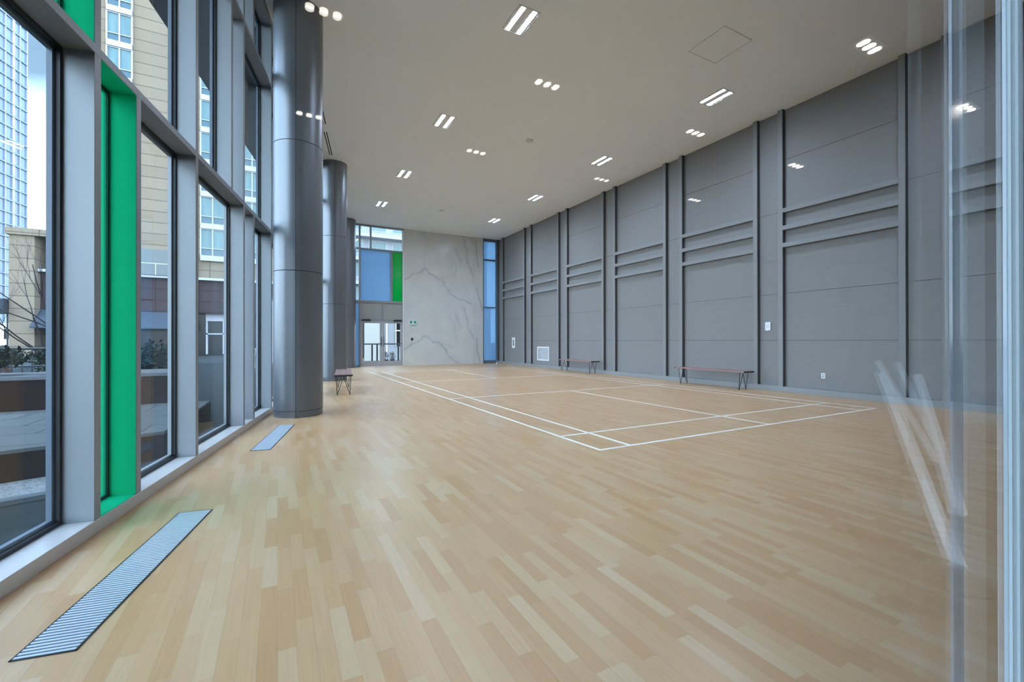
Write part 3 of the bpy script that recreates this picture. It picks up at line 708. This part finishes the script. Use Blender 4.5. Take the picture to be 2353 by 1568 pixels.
# gravel and kerb in front of the raised terrace
e = Vector((.94, .34, 0)); nrm = Vector((-.34, .94, 0)); A0 = Vector((-2.02, 5.17, 0))
def band(a, b, z0, h, m, name, lab, cat, s0=-6., s1=.66, kind=None):
    p = [A0+e*s0+nrm*a, A0+e*s1+nrm*a, A0+e*s1+nrm*b, A0+e*s0+nrm*b]
    mb = MB().poly([(q.x, q.y, z0) for q in p], (0, 0, h)); 
    tg = dict(label=lab, category=cat)
    if kind: tg['kind'] = kind
    return mb.build(name, m, None, **tg)
band(-.615, -.02, -.011, .02, M['gravel'], 'gravel_bed', 'pale gravel strip at the foot of the dark terrace wall', 'gravel', kind='stuff')
band(-.72, -.62, -.011, .035, M['kerb'], 'kerb', 'low concrete kerb edging the gravel strip', 'kerb')
tt = thing('terrace', 'raised paved terrace with a dark red-brown front wall outside the near windows', 'terrace', (0, 0, 0))
def quad(pts, z0, h): return MB().poly([(x, y, z0) for x, y in pts], (0, 0, h))
pe = [A0+e*-6, A0+e*1.08]
quad([(pe[0].x, pe[0].y), (pe[1].x, pe[1].y), (-.95, 6.6), (-.9, 8.05), (-9, 7.9)], -.011, .251).build('terrace_wall', M['brick'], tt)
quad([(pe[0].x, pe[0].y), (pe[1].x, pe[1].y), (-.95, 6.6), (-.9, 8.05), (-9, 7.9)], .241, .03).build('terrace_paving', M['pave'], tt)
pl_ = thing('planter', 'long red-brown planter wall behind the terrace', 'planter', (0, 0, 0))
quad([(-9, 7.93), (-1.25, 8.12), (-1.25, 9.2), (-9, 9.0)], -.011, .68).build('planter_wall', M['brick'], pl_)
quad([(-9.05, 7.90), (-1.22, 8.09), (-1.22, 9.23), (-9.05, 9.03)], .669, .045).build('planter_cap', M['cap'], pl_)
for k_, (xa, lab) in enumerate(((-4.2, 'low leafy shrub on the planter at the left edge'), (-3.4, 'low leafy shrub on the planter beside the first mullion'), (-2.6, 'low leafy shrub on the planter near the green bay'))):
    f = MB(); f.leaves((0, 0, .24), (.38, .30, .13), 1100, M['leafd'], .07, rnd)
    t = thing('shrub', lab, 'shrub', (xa, 8.5, .72), 0, 'low shrubs planted on the terrace planter'); f.build('foliage', M['leafd'], t)
    MB().tube([(0, 0, 0), (.02, .01, .15)], .012, 6).build('stem', M['bark'], t)
f = MB(); f.leaves((0, 0, .45), (.42, .35, .42), 1500, M['leafg'], .08, rnd)
t = thing('bush', 'tall green bush with dark leaves seen through the window right of the green bay', 'bush', (-1.85, 9.75, .3)); f.build('foliage', M['leafd'], t)
MB().tube([(0, 0, -.3), (.02, 0, .2)], .02, 6).build('stem', M['bark'], t)
f = MB(); f.leaves((0, 0, .4), (.4, .35, .36), 900, M['leafg'], .08, rnd)
t = thing('bush', 'lighter green bush behind the railing by the leaning timber', 'bush', (-3.65, 11.6, .3)); f.build('foliage', M['leafg'], t)
MB().tube([(0, 0, -.43), (.02, 0, .2)], .02, 6).build('stem', M['bark'], t)
# railing beyond planter
t = thing('railing', 'black metal railing behind the planter', 'railing', (0, 0, 0))
f = MB(); f.tube([(-8.5, 9.7, 1.06), (-2.6, 9.8, 1.06)], .018, 8); f.tube([(-8.5, 9.7, .78), (-2.6, 9.8, .78)], .014, 8); f.build('rail', M['black'], t)
f = MB()
for i in range(50): x = -8.4+i*.115; f.box(x-.008, x+.008, 9.69+(x+8.5)*.017, 9.705+(x+8.5)*.017, -.1, 1.05)
f.build('balusters', M['black'], t)
t = thing('timber_stake', 'leaning rusty timber post behind the railing', 'post', (-4.9, 11.0, -.13))
MB().tube([(1.0, .2, 0), (.55, .1, 1.0), (-.02, 0, 2.02)], .045, 6).build('post_shaft', M['stake'], t); B(-.09, .05, -.05, .05, 2.0, 2.05).build('post_cap', M['stake'], t)
# bare tree
def tree(loc, lab, seed):
    r = random.Random(seed); t = thing('bare_tree', lab, 'tree', loc)
    mt_ = MB(); mb = MB()
    def grow(p, d, l, rad, dep, tgt):
        pts = [p]; rs = [rad]; q = p.copy(); dd = d.copy()
        for i in range(4):
            dd = (dd+Vector((r.gauss(0, .10), r.gauss(0, .10), r.gauss(.03, .06)))).normalized(); q = q+dd*l/4; pts.append(q.copy()); rs.append(rad*(1-.16*(i+1)))
        tgt.tube(pts, rs, 6 if dep < 3 else 4)
        if dep >= 5: return
        for k in range(3 if dep < 4 else 2):
            j = r.choice((2, 3, 4)); ax = Vector((r.gauss(0, 1), r.gauss(0, 1), r.gauss(0, .5))).normalized()
            nd = (dd*1.0+ax*.62+Vector((0, 0, .12))).normalized(); grow(pts[j], nd, l*r.uniform(.6, .8), rs[j]*.68, dep+1, mb)
    grow(Vector((0, 0, 0)), Vector((-.05, -.05, 1)), 1.9, .045, 0, mt_)
    for a in ((-.75, -.3, .7), (-.9, .1, .5), (-.35, -.2, 1.), (.3, .2, .9)):
        grow(Vector((-.05, -.05, 1.6)), Vector(a).normalized(), 1.5, .019, 1, mb)
    mt_.build('trunk', M['bark'], t); mb.build('branches', M['bark'], t)
tree((-4.6, 14.2, -.13), 'leafless thin-branched tree outside the nearest window', 11)
# white pedestal tables outside
def ped(x, y, lab):
    t = thing('pedestal_table', lab, 'table', (x, y, -.12), 0, 'white pedestal tables on the pavement')
    MB().lathe([(.28, 0), (.28, .03), (.06, .12), (.045, .55), (.08, .70)], 20).build('pedestal', M['white'], t); MB().lathe([(.16, .70), (.33, .93), (.33, .96)], 20).build('table_top', M['white'], t)
ped(-1.55, 22.5, 'white pedestal table outside, left one beyond the third window'); ped(-.95, 22.9, 'white pedestal table outside, right one beyond the third window')

# ------------------------------------------------------------ apartment building across the street
YB = 46.0
ab = thing('apartment_building', 'beige apartment building with white window bands above a brown podium', 'building', (0, YB, -.13))
oz = .13
B(-14.85, 4.0, 0, 8, 6.5+oz, 38, None).build('beige_wall', M['beige'], ab)
B(-17.26, -15.92, -.6, 2, 0, 9.47+oz).build('beige_pier', M['beige'], ab)
B(-17.4, -14.9, -.8, 2, 9.0+oz, 9.5+oz).build('pier_cornice', M['beige'], ab)
B(-15.92, 4.0, .3, 8, 3.6+oz, 6.5+oz).build('podium_wall', M['brown'], ab)
B(-15.92, 4.0, 1.2, 8, 0, 3.6+oz).build('shopfront', M['dark'], ab)
B(-15.92, 4.0, -.1, .6, 6.45+oz, 6.65+oz).build('ledge', M['whitef'], ab)
MB().poly([(-15.95, .3, 3.6+oz), (-15.95, -1.3, 2.25+oz), (-15.95, -1.3, 2.15+oz), (-15.95, .4, 2.15+oz)], (9.6, 0, 0)).build('awning', M['awn'], ab)
f = MB(); 
for x in (-5.6, -4.35, -3.0): f.box(x, x+.14, 1.0, 1.25, oz, 3.55+oz)
f.box(-5.6, -2.6, .95, 1.25, 2.95+oz, 3.6+oz); f.box(-5.6, -2.6, 1.0, 1.25, 1.75+oz, 1.87+oz)
f.build('shopfront_frame', M['whitef'], ab)
def wunit(x0, x1, z, k):
    w = (x1-x0)/2
    f = MB(); f.box(x0, x1, -.30, -.02, z-.45, z); f.box(x0-.03, x0+.07, -.22, -.02, z, z+2.33); f.box(x1-.07, x1+.03, -.22, -.02, z, z+2.33)
    f.box((x0+x1)/2-.045, (x0+x1)/2+.045, -.22, -.02, z, z+2.33); f.box(x0, x1, -.18, -.02, z+.60, z+.66); f.box(x0, x1, -.18, -.02, z+2.25, z+2.33)
    o = f.build('window_unit', M['whitef'], ab, (0, 0, oz))
    B(x0+.05, x1-.05, -.10, -.01, z+.66, z+2.25).build('pane', M['teal'], o); B(x0+.05, x1-.05, -.09, -.012, z+.0, z+.60).build('lower_pane', M['dteal'], o)
for x0, x1 in ((-12.0, -10.4), (-5.85, -4.1), (-2.7, -1.35)):
    for k_ in range(11): wunit(x0, x1, 8.57+2.775*k_, k_)
for k_ in range(10):
    z = 8.57+2.775*k_
    g = MB(); g.box(-15.35, -14.85, .5, 3.0, z-.2, z); g.box(-15.35, -15.31, .5, 3.0, z, z+1.05); g.box(-15.35, -14.85, .5, .54, z+.95, z+1.05); g.build('balcony', M['alu_dark'], ab, (0, 0, oz))
f = MB(); f.box(-10.3, -6.1, -.25, -.02, 6.65, 8.75); f.build('terrace_guard', mat('grey_terrace_glass', (.09, .10, .095), .3), ab, (0, 0, oz))
f = MB(); f.box(-10.3, -6.1, -.28, -.25, 7.55, 7.62)
for x in (-10.2, -8.9, -7.6, -6.3): f.box(x, x+.06, -.29, -.25, 6.65, 7.6)
f.build('guard_rail', M['whitef'], ab, (0, 0, oz))
t = thing('shade_awning', 'dark pointed shade awning sticking out left of the beige pier', 'awning', (-17.3, YB-1.2, 3.2))
MB().poly([(0, 0, 0), (0, 0, 1.05), (-2.9, 0, .12), (-2.9, 0, 0)], (0, 1.6, 0)).build('awning_fabric', M['canopy'], t)
MB().tube([(-.1, .8, 0), (-.1, .8, -3.3)], .05, 8).build('awning_post', M['black'], t)
# bus in the street
t = thing('bus', 'white bus parked in the street at the far left', 'bus', (-23.0, 55.0, -.125))
B(-5, 3.4, 0, 2.5, .45, 2.9, bev=.12).build('bus_body', M['white'], t)
f = MB()
for i in range(6): f.box(-4.7+i*1.3, -3.75+i*1.3, -.03, .02, 1.5, 2.4)
f.build('bus_windows', M['dark'], t)
for x in (-3.6, 1.8):
    f = MB(); f.tube([(x, -.02, .48), (x, .3, .48)], .48, 20); f.build('wheel', M['black'], t)
# glass tower far away
TA = math.radians(16.6); 
tw = thing('glass_tower', 'tall blue glass tower with pale grid at the far left', 'tower', (-56.6, 157.0, -.13), -TA)
B(-30, 0, -62, 0, 0, 135).build('curtain_wall', M['towerg'], tw)
f = MB()
for i in range(44): f.box(-.1, .35, -62, .1, 3.0*i+2.7, 3.0*i+3.0)
f.build('floor_band', M['towerg'], tw)
f = MB()
for i in range(32):
    y = -61.5+i*1.98; f.box(-.05, .28, y, y+(.60 if i % 4 == 1 else .22), 0, 133)
f.build('pale_fins', M['towerw'], tw)
# ------------------------------------------------------------ outside, beyond the far doors
nb = thing('neighbour_building', 'pale rendered building with dark windows seen through the far doors', 'building', (0, 29.5, -.125))
B(-.7, 14, 0, 6, 0, 3.7).build('rendered_wall', M['palew'], nb)
for x0, x1, z0, z1 in ((4.72, 4.9, .2, 2.6), (7.0, 7.75, .95, 2.7), (4.35, 4.5, .9, 2.3)):
    o = B(x0, x1, -.06, .01, z0, z1).build('dark_window', M['dark'], nb)
f = MB(); f.box(6.9, 7.85, -.09, -.05, 1.95, 2.02); f.box(6.95, 7.0, -.09, -.05, .95, 2.72); f.box(6.35, 6.42, -.05, .01, 0, 3.4); f.build('white_bar', M['white'], nb)
B(4.95, 5.9, -.08, -.01, .0, 2.5).build('cream_door', mat('cream_door_paint', (.42, .38, .32), .6), nb)
ub = thing('white_apartments', 'white apartment block with balconies seen above the blue glass', 'building', (0, 56, -.125))
B(4.7, 26, 0, 10, 0, 17).build('block_wall', mat('white_render', (.30, .31, .33), .7), ub)
for i in range(4):
    for j in range(6):
        x = 1.2+j*2.9; z = 9.2+i*2.9-3.0
        o = B(x, x+2.2, -.05, .02, z, z+1.7).build('window_frame', M['whitef'], ub); B(x+.1, x+2.1, -.07, -.04, z+.1, z+1.6).build('pane', M['teal'], o)
for i in range(4):
    B(5.5, 16, -1.4, 0, 8.2+i*2.9-3.0, 8.55+i*2.9-3.0).build('balcony_slab', M['whitef'], ub)
    B(4.6, 5.4, -.3, 0, 8.2+i*2.9-3.0, 8.5+i*2.9-3.0).build('dark_band', M['alu_dark'], ub)
t = thing('railing', 'black railing with posts outside the far doors', 'railing', (0, 23.2, -.12))
f = MB(); f.tube([(2.5, 0, 1.12), (7.2, 0, 1.12)], .022, 8); f.tube([(2.5, 0, .18), (7.2, 0, .18)], .03, 8); f.build('rail', M['black'], t)
for x in (4.28, 4.53, 5.62): B(x-.035, x+.035, -.035, .035, 0, 1.12).build('railing_post', M['black'], t)
f = MB(); f.box(-1.3, 8, YE+.35, 24, -.123, -.02); f.build('pavement', M['palew'], None, kind='structure', label='pale paving outside the far doors')
for i, (x, lab) in enumerate(((5.05, 'dark potted shrub outside the right door leaf, left one'), (5.4, 'dark potted shrub outside the right door leaf, right one'))):
    t = thing('potted_shrub', lab, 'plant', (x, 23.6, -.02)); MB().lathe([(.10, 0), (.14, .22)], 16).build('pot', M['blackp'], t)
    f = MB(); f.leaves((0, 0, .40), (.16, .16, .24), 260, M['leafd'], .06, rnd); f.build('foliage', M['leafd'], t)
